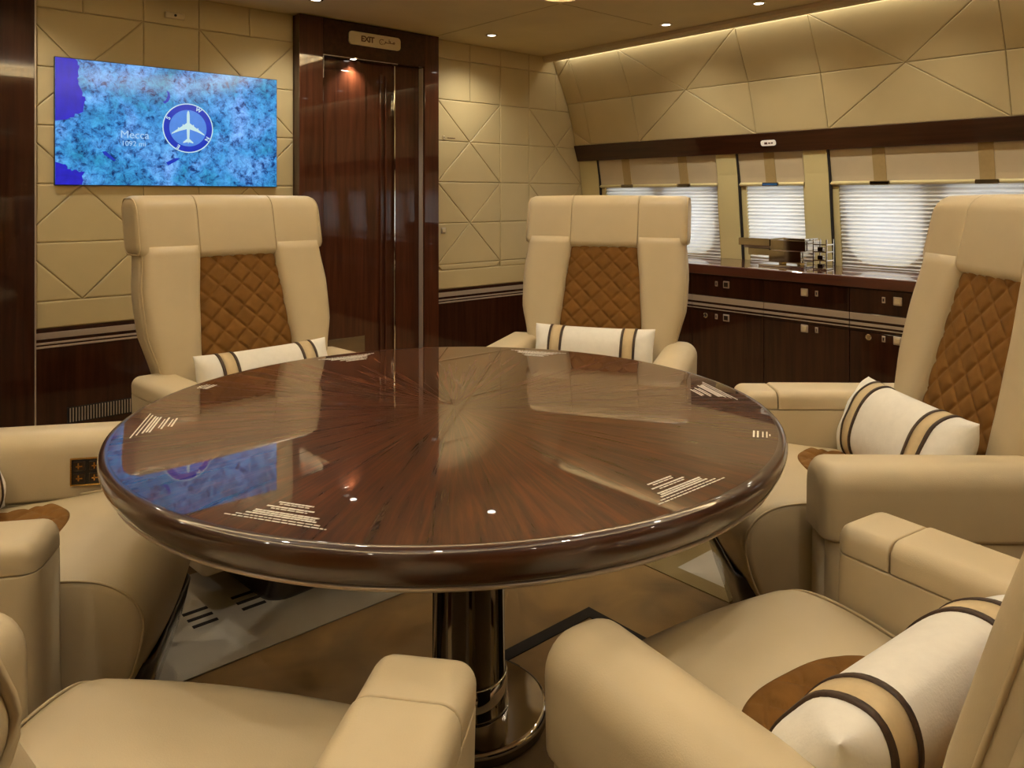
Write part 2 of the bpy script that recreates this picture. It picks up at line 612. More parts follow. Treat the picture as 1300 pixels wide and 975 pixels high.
obj('tray_lip', ring_strip(TX0 + 0.01, TX1 - 0.01, TY0 + 0.01, TY1 - 0.01, 0.10, 0.02, CEIL - 0.006, CEIL + 0.05), 'cornice', ceiling)
obj('ceiling_seam', box(TX1 + 0.01, 3.40, 2.675, 2.681, CEIL - 0.0015, CEIL + 0.001), 'seam', ceiling)
obj('ceiling_seam', box(2.685, 2.691, TY1 + 0.01, BULK_Y, CEIL - 0.0015, CEIL + 0.001), 'seam', ceiling)


def cove_light(loc, sx, sy):
    ld = bpy.data.lights.new('cove_light', 'AREA')
    ld.shape = 'RECTANGLE'
    ld.size, ld.size_y = sx, sy
    ld.energy = COVE_W
    ld.color = WARM
    o = bpy.data.objects.new('cove_light', ld)
    COL.objects.link(o)
    o.location = loc
    o.rotation_euler = (PI, 0, 0)
    o.parent = ceiling


cx, cy = (TX0 + TX1) / 2, (TY0 + TY1) / 2
cove_light((cx, TY0 - 0.04, CEIL + 0.05), TX1 - TX0, 0.05)
cove_light((cx, TY1 + 0.04, CEIL + 0.05), TX1 - TX0, 0.05)
cove_light((TX0 - 0.04, cy, CEIL + 0.05), 0.05, TY1 - TY0)
cove_light((TX1 + 0.04, cy, CEIL + 0.05), 0.05, TY1 - TY0)

# ---- bulkhead wall
LB = 0.55          # lower edge of the leather
wall_b = tag(obj('wall_bulkhead', box(-1.9, 4.2, BULK_Y, BULK_Y + 0.06, 0, 2.10), 'seam'), kind='structure')


def bmap(u, v, d):
    return (u, BULK_Y - d, v)


def leather_area(x0, x1, z0, z1, u0, v0, nu, nv, parent, mp, a=0.25, b=0.25, zplain=None):
    for p in star_pieces(u0, v0, a, b, nu, nv, None):
        q = clip_poly(p, x0, x1, z0, zplain if zplain else z1)
        if len(q) >= 3:
            t = tile(q, mp)
            if t: obj('leather_panel', t, 'wall', parent)
    if zplain:
        z = zplain
        while z < z1 - 0.02:
            x = u0
            while x < x1:
                q = clip_poly([(x, z), (x + a, z), (x + a, z + b), (x, z + b)], x0, x1, z0, z1)
                if len(q) >= 3:
                    t = tile(q, mp)
                    if t: obj('leather_panel', t, 'wall', parent)
                x += a
            z += b


leather_area(0.652, 1.812, 0.665, CEIL, 0.58 - 0.75, 0.415, 9, 3, wall_b, bmap, zplain=1.915)
leather_area(2.705, 4.06, 0.665, CEIL, 2.737, 0.70 - 0.5, 6, 3, wall_b, bmap, zplain=1.70)
for x0, x1 in ((0.652, 1.812), (2.705, 4.06)):
    obj('leather_band', tile([(x0, LB), (x1, LB), (x1, 0.665), (x0, 0.665)], bmap), 'wall', wall_b)
    obj('wood_panel', box(x0, x1, BULK_Y - 0.008, BULK_Y - 0.001, 0.0, LB - 0.001, 0.002), 'wood', wall_b)
    for za, zb in ((LB - 0.045, LB - 0.018), (LB - 0.068, LB - 0.059), (LB - 0.084, LB - 0.075)):
        obj('metal_strip', box(x0, x1, BULK_Y - 0.011, BULK_Y - 0.004, za, zb, 0.001), 'silver', wall_b)
vent = []
for k in range(34):
    x = 0.78 + 0.0115 * k
    vent.append(box(x, x + 0.004, BULK_Y - 0.013, BULK_Y - 0.007, 0.135, 0.195))
vo = obj('vent_slats', merge(*vent), 'silver', wall_b)
vo['kind'] = 'stuff'
obj('vent_backing', box(0.77, 1.18, BULK_Y - 0.0095, BULK_Y - 0.007, 0.13, 0.20), 'gap', wall_b)

# small fittings on the leather
t = tag(obj('wall_sensor', box(1.17, 1.26, BULK_Y - 0.028, BULK_Y - 0.008, 1.945, 1.975, 0.007, 3), 'ivory'), 'small ivory sensor plate high on the leather wall above the map screen', 'sensor')
obj('sensor_eye', lathe([(0.006, 0), (0.006, 0.003), (0.003, 0.005)], 16), 'black', None).location = (0, 0, 0)
eye = bpy.data.objects['sensor_eye']
eye.parent = t
eye.location = (1.215, BULK_Y - 0.028, 1.96)
eye.rotation_euler = (PI / 2, 0, 0)
t = tag(obj('wall_switch', box(2.775, 2.792, BULK_Y - 0.014, BULK_Y - 0.008, 1.458, 1.482, 0.003), 'ivory'), 'tiny ivory key switch with engraved arrow right of the door', 'switch')
obj('switch_arrow', loft([[(2.780, BULK_Y - 0.0145, 1.470), (2.787, BULK_Y - 0.0145, 1.464), (2.787, BULK_Y - 0.0145, 1.476)], [(2.780, BULK_Y - 0.0138, 1.470), (2.787, BULK_Y - 0.0138, 1.464), (2.787, BULK_Y - 0.0138, 1.476)]]), 'brown_print', t)
pr = [box(2.812 + 0.0075 * k, 2.812 + 0.0075 * k + 0.0055, BULK_Y - 0.0105, BULK_Y - 0.008, 1.466, 1.471) for k in range(8)]
obj('switch_legend', merge(*pr), 'brown_print', t)
t = tag(obj('wall_button', box(2.765, 2.800, BULK_Y - 0.013, BULK_Y - 0.008, 0.890, 0.925, 0.004), 'silver'), 'small square metal push button low on the leather beside the door frame', 'button')
obj('button_face', box(2.771, 2.794, BULK_Y - 0.016, BULK_Y - 0.013, 0.896, 0.919, 0.002), 'ivory', t)

# ---- door in the bulkhead
door = tag(empty('door_1', (1.815, BULK_Y, 0)), kind='structure')


def dpart(name, a, m, parent=None, bev=0.0015):
    x0, x1, y0, y1, z0, z1 = a       # x from the frame's left edge, y out of the wall
    return obj(name, box(x0, x1, -y1, -y0, z0, z1, bev), m, parent or door)


dpart('door_jamb', (0.0, 0.135, 0, 0.075, 0, CEIL - 0.004), 'door_wood')
dpart('door_jamb', (0.785, 0.885, 0, 0.075, 0, CEIL - 0.004), 'door_wood')
dpart('door_header', (0.136, 0.784, 0, 0.075, 1.865, CEIL - 0.004), 'wood_h')
leaf = dpart('door_leaf', (0.137, 0.605, 0.002, 0.012, 0.005, 1.863), 'door_wood')
dpart('inset_panel', (0.165, 0.425, 0.012, 0.017, 0.08, 1.80), 'door_wood', leaf)
dpart('leaf_moulding', (0.515, 0.530, 0.012, 0.022, 0.01, 1.80), 'door_wood', leaf, 0.004)
dpart('leaf_moulding', (0.550, 0.562, 0.012, 0.022, 0.01, 1.80), 'door_wood', leaf, 0.004)
leaf2 = dpart('door_leaf', (0.615, 0.783, 0.002, 0.020, 0.005, 1.863), 'door_wood')
dpart('edge_strip', (0.604, 0.613, 0.004, 0.030, 0.005, 1.862), 'chrome')
dpart('edge_strip', (0.7795, 0.784, 0.02, 0.06, 0.005, 1.862), 'silver')
dpart('edge_strip', (0.1355, 0.139, 0.03, 0.076, 1.74, 1.864), 'silver')
dpart('edge_strip', (0.139, 0.60, 0.071, 0.076, 1.859, 1.864), 'silver')
dpart('kick_plate', (0.17, 0.42, 0.017, 0.019, 0.02, 0.34), 'smoke_chrome', leaf)
dl = obj('soffit_lamp', lathe([(0.030, 0), (0.030, -0.004), (0.022, -0.006), (0.020, -0.002)], 24), 'chrome', door)
dl.location = (0.33, -0.048, 1.866)
sl = bpy.data.lights.new('soffit_spot', 'SPOT')
sl.energy = 18.0
sl.color = WARM
sl.spot_size = math.radians(110)
sl.spot_blend = 1.0
sl.shadow_soft_size = 0.02
so = bpy.data.objects.new('soffit_spot', sl)
COL.objects.link(so)
so.parent = dl
so.location = (0, 0, -0.012)
ll = obj('lamp_lens', lathe([(0.017, 0.0), (0.017, -0.004), (0.008, -0.006)], 20), 'lens', dl)

# exit sign
sign = tag(empty('exit_sign', (2.262, BULK_Y - 0.076, 1.972)), 'ivory EXIT sign in English and Arabic on the dark door header', 'sign')
obj('sign_plate', loft([[(x, 0, z) for x, z in rring(-0.165, 0.165, -0.036, 0.036, *[0.020] * 4)], [(x, -0.008, z) for x, z in rring(-0.165, 0.165, -0.036, 0.036, *[0.020] * 4)], [(x, -0.010, z) for x, z in rring(-0.163, 0.163, -0.034, 0.034, *[0.018] * 4)]]), 'ivory', sign)
me = text_mesh('EXIT', 0.044, 0.0012, 0.9)
o = link('sign_lettering', me, 'brown_print', sign, loc=(-0.050, -0.0106, 0))
o.rotation_euler = (PI / 2, 0, 0)


def stroke(pts, w):
    """flat brush stroke in the x-z plane"""
    P = [Vector(p) for p in pts]
    rings = []
    for i, p in enumerate(P):
        t = (P[min(i + 1, len(P) - 1)] - P[max(i - 1, 0)]).normalized()
        n = Vector((-t.y, t.x)) * w * 0.5
        rings.append([(p.x + n.x, -0.0102, p.y + n.y), (p.x - n.x, -0.0102, p.y - n.y), (p.x - n.x, -0.0114, p.y - n.y), (p.x + n.x, -0.0114, p.y + n.y)])
    return loft(rings)


def smoothpath(p, n=6):
    P = [Vector(q) for q in p]
    out = []
    for i in range(len(P) - 1):
        a, b, c, d = P[max(i - 1, 0)], P[i], P[i + 1], P[min(i + 2, len(P) - 1)]
        for k in range(n):
            t = k / n
            out.append(0.5 * ((2 * b) + (c - a) * t + (2 * a - 5 * b + 4 * c - d) * t * t + (3 * b - a - 3 * c + d) * t ** 3))
    out.append(P[-1])
    return out


ar = [
    stroke(smoothpath([(0.0, 0.001), (-0.006, 0.006), (-0.012, 0.001), (-0.006, -0.003), (0.0, 0.001)]), 0.0035),
    stroke(smoothpath([(-0.004, -0.003), (-0.020, -0.002), (-0.034, -0.001), (-0.030, 0.007), (-0.042, 0.009)]), 0.0035),
    stroke(smoothpath([(-0.030, 0.003), (-0.045, -0.003), (-0.055, -0.002), (-0.062, 0.003), (-0.064, -0.006), (-0.074, -0.012)]), 0.0035),
    stroke(smoothpath([(-0.074, 0.010), (-0.084, 0.013), (-0.094, 0.010), (-0.100, 0.002), (-0.098, -0.010), (-0.088, -0.014), (-0.078, -0.011)]), 0.0035),
    box(-0.040, -0.036, -0.0114, -0.0102, 0.014, 0.018), box(-0.090, -0.086, -0.0114, -0.0102, -0.004, 0.0)]
obj('sign_arabic', merge(*ar), 'brown_print', sign).location = (0.125, 0, 0)

# ---- tall wood partition left of the leather
part = tag(empty('trim_1', (0, BULK_Y, 0)), kind='structure')
obj('wood_column', box(-1.9, 0.648, -0.028, 0.0, 0, CEIL - 0.002, 0.003), 'wood', part)
obj('edge_strip', box(0.645, 0.651, -0.032, -0.004, 0, CEIL - 0.002, 0.001), 'silver', part)

# ---- window-side wall: lower wall, window bays, dark band, leather overhead
wall_w = tag(obj('wall_windows', merge(box(4.10, 4.16, -2.3, BULK_Y, 0, CTOP + 0.02), box(4.02, 4.10, -2.3, BULK_Y, 1.362, 1.47)), 'seam'), kind='structure')


def side_x(z):
    return interp([(0.72, 4.045), (1.18, 4.005), (1.37, 3.975)], z)


def lean_box(y0, y1, z0, z1, d0, d1, n=5, bev=0.0):
    """strip that follows the leaning side wall; d = distance into the room"""
    rings = []
    for k in range(n + 1):
        z = z0 + (z1 - z0) * k / n
        x = side_x(z)
        rings.append([(x - d1, y0, z), (x - d1, y1, z), (x - d0, y1, z), (x - d0, y0, z)])
    return loft(rings)


bays = [(2.65, 3.60), (2.10, 2.51), (0.95, 1.96), (0.40, 0.81), (-0.74, 0.26)]
pil = [(3.60, 3.77), (2.51, 2.65), (1.96, 2.10), (0.81, 0.95), (0.26, 0.40), (-2.25, -0.74)]
for y0, y1 in pil:
    obj('pilaster', lean_box(y0 + 0.003, y1 - 0.003, CTOP + 0.001, 1.362, -0.03, 0.012), 'gloss', wall_w)
blind_labels = ['white pleated blind over the double window nearest the leather bulkhead', 'white pleated blind over the narrow window behind the mirrored ornament', 'white pleated blind over the wide window behind the right-hand armchair', 'white pleated blind over a narrow window further along the cabin', 'white pleated blind over the wide window furthest from the bulkhead']
for i, (y0, y1) in enumerate(bays):
    w = tag(empty('window_%d' % (i + 1), (0, 0, 0)), kind='structure')
    nwin = 2 if y1 - y0 > 0.6 else 1
    zt = 1.172
    for k in range(nwin):
        yc = (y0 + y1) / 2 if nwin == 1 else y0 + (y1 - y0) * (0.26 + 0.48 * k)
        obj('pane', loft([[(4.190, yc + a, 0.985 + b) for a, b in rring(-0.155, 0.155, -0.205, 0.205, *[0.10] * 4)], [(4.196, yc + a, 0.985 + b) for a, b in rring(-0.155, 0.155, -0.205, 0.205, *[0.10] * 4)]]), 'daylight', w)
        # aperture liner round the pane
        ra = rring(-0.157, 0.157, -0.207, 0.207, *[0.10] * 4)
        rb = rring(-0.180, 0.180, -0.228, 0.228, *[0.115] * 4)
        obj('window_frame', loft([[(4.186, yc + a, 0.985 + b) for a, b in ra], [(4.060, yc + a, 0.985 + b) for a, b in rb], [(4.066, yc + a * 1.05, 0.985 + b * 1.04) for a, b in rb], [(4.192, yc + a * 1.05, 0.985 + b * 1.04) for a, b in ra]], cap=False, closed=True), 'gloss', w)
    obj('casing', lean_box(y1 - 0.040, y1 - 0.008, CTOP + 0.001, zt, -0.035, -0.004), 'gloss', w)
    obj('casing', lean_box(y0 + 0.004, y0 + 0.016, CTOP + 0.001, zt, -0.035, -0.004), 'gloss', w)
    obj('gap_shade_strip', lean_box(y1 - 0.008, y1 + 0.003, CTOP + 0.001, 1.361, -0.03, 0.009), 'gap', w)  # dark strip added to paint the shaded gap between pilaster and casing
    obj('rear_panel', box(4.200, 4.21, y0, y1, CTOP, 1.37), 'wall', w)
    # pleated blind
    np_ = 22
    rings_v, fcs = [], []
    for k in range(np_ * 2 + 1):
        z = CTOP + 0.003 + (zt + 0.02 - CTOP) * k / (np_ * 2)
        x = side_x(z) + 0.016 + (0.006 if k % 2 else -0.006)
        rings_v += [(x, y0 + 0.016, z), (x, y1 - 0.040, z)]
    for k in range(np_ * 2):
        fcs.append([2 * k, 2 * k + 1, 2 * k + 3, 2 * k + 2])
    b = tag(empty('window_blind', (side_x(zt), (y0 + y1) / 2, zt)), blind_labels[i], 'blind', 'window blinds')
    bo = link('pleated_cloth', mesh(rings_v, fcs, 'pleats', fix=False), 'blind', b)
    bo.matrix_parent_inverse = Matrix.Translation(-b.location)
    # leather valance with ribbons and clips
    va = tag(empty('window_valance', (side_x(1.27), (y0 + y1) / 2, 1.27)), ['cream leather valance with two ribbons above the window nearest the bulkhead', 'short cream leather valance with one ribbon above the narrow window', 'long cream leather valance above the window behind the right-hand armchair', 'short cream leather valance above the narrow window further along', 'long cream leather valance above the window furthest from the bulkhead'][i], 'valance', 'window valances')
    inv = Matrix.Translation(-va.location)
    vb = obj('valance_panel', lean_box(y0 + 0.006, y1 - 0.004, zt + 0.014, 1.362, -0.012, 0.0), 'leather', va)
    rl = obj('rolled_edge', tube([(side_x(zt) - 0.002, y0 + 0.006, zt + 0.010), (side_x(zt) - 0.002, (y0 + y1) / 2, zt + 0.010), (side_x(zt) - 0.002, y1 - 0.004, zt + 0.010)], 0.011, 14), 'gloss', va, smooth=False)
    vb.matrix_parent_inverse = inv
    rl.matrix_parent_inverse = inv
    for k in range(nwin):
        yc = (y0 + y1) / 2 if nwin == 1 else y0 + (y1 - y0) * (0.26 + 0.48 * k)
        rb_ = obj('ribbon', lean_box(yc - 0.032, yc + 0.032, zt + 0.018, 1.360, 0.0, 0.003), 'ribbon', va)
        cl = obj('clip', box(side_x(zt) - 0.020, side_x(zt) - 0.006, yc - 0.05, yc + 0.05, zt - 0.002, zt + 0.020, 0.005), 'smoke_chrome', va)
        rb_.matrix_parent_inverse = inv
        cl.matrix_parent_inverse = inv

# dark band under the overhead leather
obj('dark_band', loft([[(x, y, z) for x, z in ((3.952, 1.360), (3.949, 1.362), (3.913, 1.465), (3.916, 1.4675), (4.02, 1.467), (4.02, 1.360))] for y in (-2.25, BULK_Y - 0.012)]), 'wood_h', wall_w)
# overhead leather, leaning inwards to the cornice
OH = [(1.467, 3.935), (1.62, 3.900), (1.80, 3.835), (2.055, 3.705)]


def oh_x(z):
    z = max(OH[0][0], min(OH[-1][0], z))
    for (a, xa), (b, xb) in zip(OH, OH[1:]):
        if z <= b + 1e-9:
            return xa + (xb - xa) * (z - a) / (b - a)


def omap(u, v, d):
    return (oh_x(v) - d, u, v)


rings = []
for k in range(9):
    z = 1.467 + (CEIL - 0.001 - 1.467) * k / 8
    rings.append([(oh_x(z), -2.25, z), (oh_x(z), BULK_Y - 0.002, z), (oh_x(z) + 0.05, BULK_Y - 0.002, z), (oh_x(z) + 0.05, -2.25, z)])
obj('overhead_backing', loft(rings), 'seam', wall_w)
for p in star_pieces(1.095 - 0.42 - 1.68 * 2, 1.467, 0.42, 0.285, 18, 1, None):
    q = clip_poly(p, -2.24, BULK_Y - 0.012, 1.467, 2.035)
    if len(q) >= 3:
        tt = tile(q, omap)
        if tt: obj('leather_panel', tt, 'wall', wall_w)
obj('cornice', loft([[(x, y, z) for x, z in ((3.610, CEIL - 0.001), (3.612, CEIL - 0.020), (3.622, CEIL - 0.038), (3.640, CEIL - 0.042), (3.648, CEIL - 0.038), (3.648, CEIL - 0.001))] for y in (-2.25, BULK_Y - 0.012)]), 'cornice', wall_w)
wl = bpy.data.lights.new('cornice_light', 'AREA')
wl.shape = 'RECTANGLE'
wl.size, wl.size_y = 5.6, 0.02
wl.energy = 5.0
wl.color = WARM
wo = bpy.data.objects.new('cornice_light', wl)
COL.objects.link(wo)
wo.location = (3.672, 0.9, CEIL - 0.010)
wo.rotation_euler = Matrix(((0, -0.883, -0.469), (1, 0, 0), (0, -0.469, 0.883))).to_euler()
wo.parent = wall_w
# small lit sign on the band
sg = tag(empty('cabin_sign', (3.9305, 2.28, 1.412)), 'small lit sign with white symbols on the dark band over the windows', 'sign')
sg.rotation_euler = (0, math.radians(-19), 0)
obj('sign_plate', loft([[(0, a, b) for a, b in rring(-0.045, 0.045, -0.016, 0.016, *[0.012] * 4)], [(-0.006, a, b) for a, b in rring(-0.045, 0.045, -0.016, 0.016, *[0.012] * 4)]]), 'sign_plate', sg)
obj('sign_symbols', merge(box(-0.0085, -0.006, 0.004, 0.022, -0.006, 0.006, 0.001), box(-0.0085, -0.006, -0.014, -0.002, -0.004, 0.004, 0.001), box(-0.0085, -0.006, -0.030, -0.018, -0.004, 0.004, 0.001)), 'brown_print', sg)

# ---- the two sides of the cabin behind the camera
wall_l = tag(obj('wall_left', box(-1.96, -1.9, -2.3, 3.9, 0, 2.1), 'wall'), kind='structure')
obj('wood_panel', box(-1.9, -1.885, -2.25, 3.74, 0, 0.55, 0.002), 'wood', wall_l)
wall_r = tag(obj('wall_rear', box(-1.96, 4.16, -2.36, -2.3, 0, 2.1), 'wall'), kind='structure')
obj('wood_panel', box(-1.88, 4.0, -2.3, -2.285, 0, 0.55, 0.002), 'wood', wall_r)
obj('wood_panel', box(0.4, 1.5, -2.3, -2.27, 0.56, 2.04, 0.003), 'wood', wall_r)


# ---- downlights
def downlight(x, y, z, label, power=SPOT_W, spread=135):
    t = tag(empty('downlight', (x, y, z)), label, 'downlight', 'ceiling downlights')
    obj('trim_ring', lathe([(0.036, 0.0), (0.036, -0.004), (0.028, -0.006), (0.024, -0.003), (0.024, 0.0)], 28), 'chrome', t)
    obj('lens', lathe([(0.023, -0.0005), (0.023, -0.002), (0.012, -0.003)], 24), 'lens', t)
    ld = bpy.data.lights.new('downlight_lamp', 'SPOT')
    ld.energy = power
    ld.color = WARM
    ld.spot_size = math.radians(spread)
    ld.spot_blend = 1.0
    ld.shadow_soft_size = 0.03
    o = bpy.data.objects.new('downlight_lamp', ld)
    COL.objects.link(o)
    o.parent = t
    o.location = (0, 0, -0.012)
    return t


downlight(2.91, 3.47, CEIL, 'bright round downlight in the ceiling just in front of the leather bulkhead')
downlight(3.45, 2.62, CEIL, 'small round downlight in the ceiling near the pale cornice', 36.0)
downlight(3.41, 2.03, CEIL, 'bright round downlight at the top edge of the photo over the windows', 36.0)
for x, y, lab in ((3.42, 1.35, 'round downlight over the sideboard beside the right-hand armchair'), (3.42, 0.55, 'round downlight over the middle of the long sideboard'),
                  (3.42, -0.35, 'round downlight over the far end of the sideboard'), (1.75, 3.40, 'round downlight above the left side of the door'),
                  (0.50, 3.40, 'round downlight above the left edge of the map screen'), (-1.2, 2.6, 'round downlight over the left aisle nearest the wood partition'),
                  (-1.2, 1.3, 'round downlight over the left aisle behind the left-edge armchair'), (-1.2, 0.0, 'round downlight over the left aisle furthest from the bulkhead'),
                  (0.3, -1.1, 'round downlight behind the left foreground armchair'), (1.9, -1.1, 'round downlight behind the right foreground armchair')):
    downlight(x, y, CEIL, lab)
for x, y, lab in ((0.2, 0.45, 'tray downlight over the left foreground armchair'), (1.1, 0.25, 'tray downlight between the two foreground armchairs'), (2.0, 0.6, 'tray downlight over the right foreground armchair'),
                  (2.05, 1.7, 'tray downlight over the right-hand armchair'), (1.2, 2.3, 'tray downlight between the two armchairs before the bulkhead'), (0.15, 1.75, 'tray downlight over the left-edge armchair')):
    downlight(x, y, TZ, lab + ', set in the ceiling recess', 19.0)

# ================================================================== TELEVISION
tv = tag(empty('wall_screen', (1.218, BULK_Y - 0.010, 1.435)), 'wide wall screen showing a blue satellite map with a compass', 'screen')
TW, TH = 0.496, 0.272
obj('bezel', box(-TW - 0.003, TW + 0.003, -0.014, 0.0, -TH - 0.003, TH + 0.003, 0.002), 'black', tv)
obj('display', box(-TW, TW, -0.0165, -0.0135, -TH, TH), 'screen', tv)


def flat(name, poly, m, d=0.0175, parent=tv):
    return obj(name, loft([[(x, -d + 0.001, z) for x, z in poly], [(x, -d, z) for x, z in poly]]), m, parent)


def rough_path(pts, j=0.006, n=5):
    out = []
    rnd = random.Random(3)
    for i in range(len(pts)):
        a, b = Vector(pts[i]), Vector(pts[(i + 1) % len(pts)])
        for k in range(n):
            p = a.lerp(b, k / n)
            if 0 < i < len(pts) - 2:
                p += Vector((rnd.uniform(-j, j), rnd.uniform(-j, j)))
            out.append((max(-TW, min(TW, p.x)), max(-TH, min(TH, p.y))))
    return out


flat('sea_shape', rough_path([(-TW, 0.0), (-TW + 0.05, 0.01), (-TW + 0.10, 0.045), (-TW + 0.115, 0.10), (-TW + 0.09, 0.15), (-TW + 0.085, 0.20), (-TW + 0.09, 0.235), (-TW + 0.075, TH), (-TW, TH)]), 'sea')
flat('sea_shape', rough_path([(-TW, -TH), (-TW + 0.105, -TH), (-TW + 0.108, -0.215), (-TW + 0.06, -0.21), (-TW + 0.03, -0.185), (-TW, -0.175)]), 'sea')
flat('lake_shape', [(-0.060, 0.115), (-0.045, 0.125), (-0.036, 0.150), (-0.042, 0.172), (-0.030, 0.160), (-0.026, 0.140), (-0.034, 0.120), (-0.050, 0.108)][::-1], 'ring_blue')
flat('lake_shape', [(-0.045, -0.165), (-0.01, -0.145), (0.02, -0.142), (0.0, -0.158), (-0.035, -0.178)], 'ring_blue')
flat('lake_shape', [(-0.315, -0.125), (-0.300, -0.122), (-0.26, -0.160), (-0.265, -0.166), (-0.305, -0.140)], 'ring_blue')
comp = empty('compass')
comp.parent = tv
comp.location = (0.055, 0, 0.0)


def circ(r, n=48):
    return [(r * math.cos(2 * PI * k / n), r * math.sin(2 * PI * k / n)) for k in range(n)]


def annulus(r0, r1, d, n=48):
    return loft([[(x, -d, z) for x, z in circ(r0, n)], [(x, -d, z) for x, z in circ(r1, n)], [(x, -d + 0.0008, z) for x, z in circ(r1, n)], [(x, -d + 0.0008, z) for x, z in circ(r0, n)]], False, True)


flat('compass_disc', circ(0.092), 'disc_blue', 0.0184, comp)
obj('compass_ring', annulus(0.086, 0.113, 0.0194), 'ring_blue', comp)
obj('compass_edge', annulus(0.112, 0.1165, 0.0198), 'screen_white', comp)
def plate(poly, d=0.0202):
    return loft([[(x, -d, z) for x, z in poly], [(x, -d + 0.0012, z) for x, z in poly]])


shapes = [plate([(-0.0045, 0.076), (0.0, 0.084), (0.0045, 0.076), (0.0065, 0.060), (0.0065, -0.010), (0.005, -0.055), (0.0, -0.074), (-0.005, -0.055), (-0.0065, -0.010), (-0.0065, 0.060)])]
for q in (-1, 1):
    shapes.append(plate([(q * 0.004, 0.026), (q * 0.074, -0.025), (q * 0.076, -0.031), (q * 0.040, -0.015), (q * 0.004, -0.004)], 0.0203))
    shapes.append(plate([(q * 0.003, -0.048), (q * 0.023, -0.066), (q * 0.023, -0.071), (q * 0.003, -0.066)], 0.0203))
    for ex, ez in ((0.024, 0.012), (0.045, -0.003)):
        shapes.append(plate([(q * (ex - 0.0022), ez - 0.006), (q * (ex - 0.0022), ez + 0.006), (q * (ex + 0.0022), ez + 0.004), (q * (ex + 0.0022), ez - 0.006)], 0.0204))
obj('aeroplane_symbol', merge(*shapes), 'screen_white', comp)
for ch, a in (('N', -28), ('E', 243), ('S', 155), ('W', 62)):
    o = link('compass_letter', text_mesh(ch, 0.026, 0.0006), 'screen_white', comp)
    rr = 0.0995
    o.location = (rr * math.cos(math.radians(a)), -0.0205, rr * math.sin(math.radians(a)))
    o.rotation_euler = (PI / 2, math.radians(90 - a), 0)
o = link('map_name', text_mesh('Mecca', 0.048), 'screen_text', tv, loc=(-0.180, -0.0185, -0.045))
o.rotation_euler = (PI / 2, 0, 0)
o = link('map_distance', text_mesh('1092 mi', 0.032), 'screen_text', tv, loc=(-0.185, -0.0185, -0.085))
o.rotation_euler = (PI / 2, 0, 0)

# ================================================================== SIDEBOARD CABINETS
units = [(3.335, 3.765), (2.995, 3.335), (2.555, 2.995), (2.115, 2.555), (1.67, 2.115), (1.23, 1.67), (0.79, 1.23), (0.35, 0.79), (-0.10, 0.35)]
ulabels = ['dark glossy cabinet in the corner against the bulkhead', 'dark glossy cabinet second from the bulkhead, behind the chair', 'dark glossy cabinet just right of the chair before the windows', 'dark glossy cabinet left of the mirrored ornament, latches with dark centres', 'dark glossy cabinet under the mirrored ornament with pale square latches', 'dark glossy cabinet with round lock beside the right-hand armchair', 'dark glossy cabinet behind the right-hand armchair', 'dark glossy cabinet past the right-hand armchair', 'dark glossy cabinet at the end of the sideboard']
CX = 3.60
for i, (y0, y1) in enumerate(units):
    c = tag(empty('sideboard_cabinet', (CX, (y0 + y1) / 2, 0)), ulabels[i], 'cabinet', 'sideboard cabinets')
    h = (y1 - y0) / 2

    def cp(name, a, m, parent=None, bev=0.0012):
        return obj(name, box(*a, bev), m, parent or c)
    cp('body', (0.020, 0.44, -h + 0.001, h - 0.001, 0.06, CTOP - 0.055), 'dark')
    cp('plinth', (0.05, 0.42, -h + 0.001, h - 0.001, 0.0, 0.06), 'gap')
    dr = cp('drawer_front', (0.0, 0.019, -h + 0.0015, h - 0.0015, 0.573, CTOP - 0.057), 'wood')
    md = cp('stripe_panel', (0.001, 0.019, -h + 0.0015, h - 0.0015, 0.486, 0.571), 'wood')
    for za, zb in ((0.537, 0.568), (0.512, 0.525), (0.497, 0.502)):
        cp('metal_strip', (-0.002, 0.003, -h + 0.0015, h - 0.0015, za, zb), 'silver', md, 0.0005)
    dd = cp('cabinet_door', (0.0, 0.019, -h + 0.0015, h - 0.0015, 0.065, 0.484), 'wood')
    s = -1 if i in (4,) else 1
    for z, par in ((0.640, dr), (0.462, dd)):
        la = cp('latch', (-0.006, 0.0, -0.019, 0.019, z - 0.019, z + 0.019), 'silver', par, 0.003)
        cp('latch_button', (-0.009, -0.006, -0.012, 0.012, z - 0.012, z + 0.012), 'dark' if i == 3 else 'ivory', par, 0.002)
        cp('keyhole_plate', (-0.004, 0.0, s * 0.062 - 0.008, s * 0.062 + 0.008, z - 0.014, z + 0.014), 'silver', par, 0.002)
        cp('keyhole', (-0.0055, -0.004, s * 0.062 - 0.003, s * 0.062 + 0.003, z - 0.007, z + 0.007), 'black', par, 0.0008)
        if z < 0.5 and i in (3, 5):
            k = obj('round_lock', lathe([(0.014, 0), (0.014, 0.004), (0.010, 0.006), (0.006, 0.006), (0.006, 0.004)], 20), 'chrome', par)
            k.rotation_euler = (0, -PI / 2, 0)
            k.location = (0, 0.13, z)
wt = tag(obj('worktop', box(3.585, 4.055, -0.12, 3.765, CTOP - 0.052, CTOP, 0.005, 3), 'wood_red'), 'long glossy red mahogany worktop running under the windows', 'worktop')


def print_block(rows, h, rnd, thick=0.0004):
    """tiny rows of print: rows = (y, width, bold); word-like marks too small to read"""
    bits = []
    for y, x0, x1, bold in rows:
        x = x0
        while x < x1:
            w = rnd.uniform(0.45, 1.3) * h * 3
            w = min(w, x1 - x)
            hh = h * (0.5 if bold else 0.36)
            bits.append(box(x, x + w, y - hh, y + hh, 0, thick))
            x += w + h * (0.35 if bold else 0.6)
    return merge(*bits)


